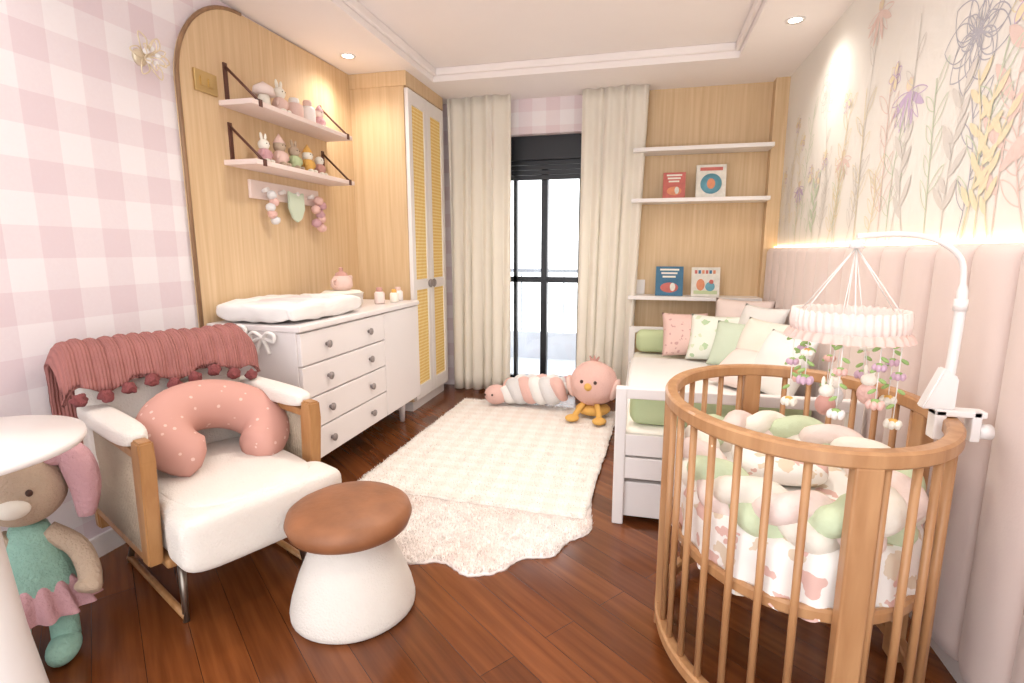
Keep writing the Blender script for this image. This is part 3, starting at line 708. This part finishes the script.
# ---------------------------------------------------------------- crib
cx,cy,rx,ry=.45,1.68,.37,.46
cb=root('oval_crib',(cx,cy,0))
def ering(name,rx_,ry_,th,z0,z1,mat,par,bev=.006,seg=96):
    prof=[(0,z0+bev),(-bev,z0),(-th+bev,z0),(-th,z0+bev),(-th,z1-bev),(-th+bev,z1),(-bev,z1),(0,z1-bev)]
    bm=bmesh.new();R_=[]
    for k in range(seg):
        a=2*pi*k/seg;R_.append([bm.verts.new(((rx_+o_)*math.cos(a),(ry_+o_)*math.sin(a),z_)) for o_,z_ in prof])
    for k in range(seg):
        A=R_[k];B=R_[(k+1)%seg]
        for j in range(8):bm.faces.new((A[j],A[(j+1)%8],B[(j+1)%8],B[j]))
    return emit(name,bm,mat,par,False)
ering('top_rail',rx,ry,.038,.785,.825,cribw,cb)
ering('bottom_rail',rx,ry,.034,.045,.085,cribw,cb)
ering('support_rail',rx-.036,ry-.036,.02,.385,.42,cribw,cb)
posts=[R(-84),R(4),R(96),R(176)]
def ept(a,o_=-.018):return Vector(((rx+o_)*math.cos(a),(ry+o_)*math.sin(a),0))
for k,a in enumerate(posts):
    p=ept(a);tg=Vector((-rx*math.sin(a),ry*math.cos(a),0));ang=math.atan2(tg.y,tg.x)
    o=box('post_%d'%k,(-.030,-.017,0),(.030,.017,.79),cribw,cb,.005);o.location=(p.x,p.y,.395);o.rotation_euler=(0,0,ang)
nsl=32
smp=[ept(2*pi*k/720) for k in range(721)];L=[0]
for k in range(720):L.append(L[-1]+(smp[k+1]-smp[k]).length)
for k in range(nsl):
    tl=L[-1]*k/nsl;j=next(i for i,l in enumerate(L) if l>=tl);a=2*pi*j/720
    if min(abs(math.atan2(math.sin(a-q),math.cos(a-q))) for q in posts)<.11:continue
    p=ept(a,-.018);cyl('slat_%d'%k,(p.x,p.y,.07),(p.x,p.y,.80),.0095,cribw,cb,seg=14)
bm=bmesh.new();n=240;Rg=[]
for (f,z_,am) in ((.3,.56,0),(.8,.56,0),(.97,.55,0),(1.0,.53,.0),(1.0,.48,.003),(1.0,.44,.006),(1.015,.40,.012)):
    Rg.append([bm.verts.new(((.318*f+am*math.sin(k/n*2*pi*22))*math.cos(2*pi*k/n),(.408*f+am*math.sin(k/n*2*pi*22))*math.sin(2*pi*k/n),z_-(.022*abs(math.sin(k/n*2*pi*8)) if am>.01 else 0))) for k in range(n)])
for A,B in zip(Rg,Rg[1:]):
    for k in range(n):bm.faces.new((A[k],A[(k+1)%n],B[(k+1)%n],B[k]))
bm.faces.new(Rg[0])
emit('mattress_sheet',bm,butter,cb)
lathe('mattress_base',[(0,.41),(.98,.41),(.98,.43),(0,.43)],whitef,cb,sx=.31,sy=.40)
for k,mt_ in enumerate((cream,greenb,pinkp)):
    P=[]
    for q in range(300):
        t=2*pi*q/300;th=5*t+2*pi*k/3
        ro=.026*math.sin(2*th);P.append(((.258+ro)*math.cos(t),(.348+ro)*math.sin(t),.60+.036*math.sin(th)))
    sweep('bumper_strand_%d'%k,P,.038,mt_,cb,seg=14,closed=True)
blob('head_cushion',(-.02,.05,.60),(.13,.14,.04),butter,cb,e=3)
# mobile
mo=root('baby_mobile')
hx,hy=.515,1.52
sweep('arm',smoothpts([(.77,1.56,.84),(.775,1.56,1.0),(.775,1.56,1.15),(.76,1.557,1.23),(.70,1.55,1.275),(.62,1.54,1.29),(hx,hy,1.285)],6),[.012]*13+[.007]*24,white,mo,seg=12)
cyl('arm_joint',(.775,1.56,1.10),(.775,1.56,1.13),.015,white,mo)
prism('clamp_arm',[(.715,.845),(.79,.845),(.79,.93),(.755,.955)],'y',1.545,1.58,white,mo,.004)
box('clamp_in',(.745,1.54,.765),(.772,1.58,.845),white,mo,.004)
box('clamp_top',(.745,1.54,.828),(.86,1.58,.846),white,mo,.004);box('clamp_out',(.828,1.54,.765),(.85,1.58,.846),white,mo,.004)
cyl('clamp_knob',(.85,1.56,.79),(.88,1.56,.79),.02,white,mo)
lathe('hub',[(0,0),(.016,0),(.018,.012),(.008,.02),(0,.02)],white,mo,(hx,hy,1.255),seg=20)
rr=.120;zr=1.07
bm=bmesh.new();n=256;RR=[]
for (o_,z_) in ((0,.030),(.010,.031),(.013,0),(.010,-.026),(0,-.028),(-.006,0)):
    row=[]
    for k in range(n):
        a=2*pi*k/n;w_=.0022*math.sin(a*44)*(1 if o_>0 else .2);row.append(bm.verts.new((hx+(rr+o_+w_)*math.cos(a),hy+(rr+o_+w_)*math.sin(a),zr+z_+.0025*math.sin(a*44+1))))
    RR.append(row)
for i in range(6):
    A=RR[i];B=RR[(i+1)%6]
    for k in range(n):bm.faces.new((A[k],A[(k+1)%n],B[(k+1)%n],B[k]))
emit('ruffle_ring',bm,pinkp,mo)
bm=bmesh.new();RR=[]
for (o_,z_,am) in ((.010,-.018,0),(.018,-.028,.003),(.022,-.042,.006)):
    RR.append([bm.verts.new((hx+(rr+o_+am*math.sin(2*pi*k/n*36))*math.cos(2*pi*k/n),hy+(rr+o_+am*math.sin(2*pi*k/n*36))*math.sin(2*pi*k/n),zr+z_)) for k in range(n)])
for A,B in zip(RR,RR[1:]):
    for k in range(n):bm.faces.new((A[k],A[(k+1)%n],B[(k+1)%n],B[k]))
emit('ruffle_hem',bm,pinkf,mo)
for k in range(6):
    a=2*pi*k/6+.3;cyl('cord_%d'%k,(hx,hy,1.258),(hx+rr*math.cos(a),hy+rr*math.sin(a),zr+.025),.0016,whitef,mo,seg=6)
lilac=M('lilac_felt',c(214,180,200),.9,bump=.3,bs=90);leafg=M('leaf_felt',c(160,190,120),.9)
def flower(x,y_,z_,s,m_,k):
    for q in range(6):
        a=2*pi*q/6;blob('petal_%s_%d'%(k,q),(x+s*.7*math.cos(a),y_+s*.7*math.sin(a),z_-s*.35),(s*.42,s*.42,s*.6),m_,mo,sub=2)
    blob('core_'+k,(x,y_,z_),(s*.6,s*.6,s*.45),leafg if m_ is not cream else orange,mo,sub=2)
for k in range(9):
    a=2*pi*k/9+.15;x=hx+rr*.99*math.cos(a);y_=hy+rr*.99*math.sin(a);ln=[.20,.15,.23,.17,.22,.14,.21,.18,.24][k]
    cyl('string_%d'%k,(x,y_,zr-.02),(x,y_,zr-ln),.0014,whitef,mo,seg=5)
    flower(x,y_,zr-ln*.5,.015,[lilac,cream,pinkpl,lilac][k%4],'u%d'%k)
    flower(x,y_,zr-ln,.019,[cream,lilac,whitef,pinkpl][k%4],'l%d'%k)
    for q in range(5):
        zz=zr-.05-(ln-.05)*q/5;s=1 if q%2 else -1
        blob('leaf_%d_%d'%(k,q),(x+s*.010,y_,zz),(.011,.004,.005),leafg,mo,sub=2,rot=(0,s*.6,0))
for k,(dx,dy,ln,m_) in enumerate(((-.05,-.05,.21,rose),(.05,-.03,.18,pinkpl),(0.0,.05,.21,grey))):
    x,y_=hx+dx,hy+dy
    cyl('cstring_%d'%k,(hx,hy,1.258),(x,y_,zr-ln+.03),.0013,whitef,mo,seg=5)
    blob('bunny_body_%d'%k,(x,y_,zr-ln),(.024,.022,.028),m_,mo,sub=3);blob('bunny_head_%d'%k,(x,y_,zr-ln+.036),(.018,.017,.017),cream,mo,sub=3)
    for s in (-1,1):blob('bunny_ear_%d_%d'%(k,s+1),(x+s*.009,y_,zr-ln+.060),(.005,.004,.015),cream,mo,sub=2)
# ---------------------------------------------------------------- lights
def down(x,y_,zc,en,n):
    r=root('downlight_or_fill' if n==0 else 'downlight_or_fill.%03d'%n,(x,y_,zc))
    lathe('ring',[(.035,0),(.05,0),(.05,-.006),(.035,-.004)],white,r,seg=28);lathe('lens',[(0,-.001),(.035,-.001),(.035,-.003),(0,-.003)],lampm,r,seg=28)
    l=bpy.data.lights.new('spot','SPOT');l.energy=en;l.color=(1,.93,.84);l.spot_size=R(150);l.spot_blend=1;l.shadow_soft_size=.09
    o=bpy.data.objects.new('bulb',l);S.collection.objects.link(o);o.parent=r;o.location=(0,0,-.03)
down(-1.93,3.35,ZS,26,0);down(.75,3.45,ZS,24,1);down(-1.75,1.2,ZS,12,2);down(.75,1.2,ZS,16,3);down(-1.0,2.45,ZT,58,4);down(0,2.45,ZT,58,5);down(-.5,.3,ZT,40,6)  # First pair are real fixtures; the rest are fill spots added out of view
W=bpy.data.worlds.new('W');S.world=W;W.use_nodes=True
bg=W.node_tree.nodes['Background'];bg.inputs[0].default_value=(.96,.98,1,1);bg.inputs[1].default_value=3.0
cd=bpy.data.cameras.new('camera');cd.sensor_width=36;cd.lens=36*530/1024;cd.clip_start=.02
co=bpy.data.objects.new('camera',cd);S.collection.objects.link(co);co.location=(0,0,1.25)
co.rotation_euler=(R(90-9.74),0,R(13.9));S.camera=co
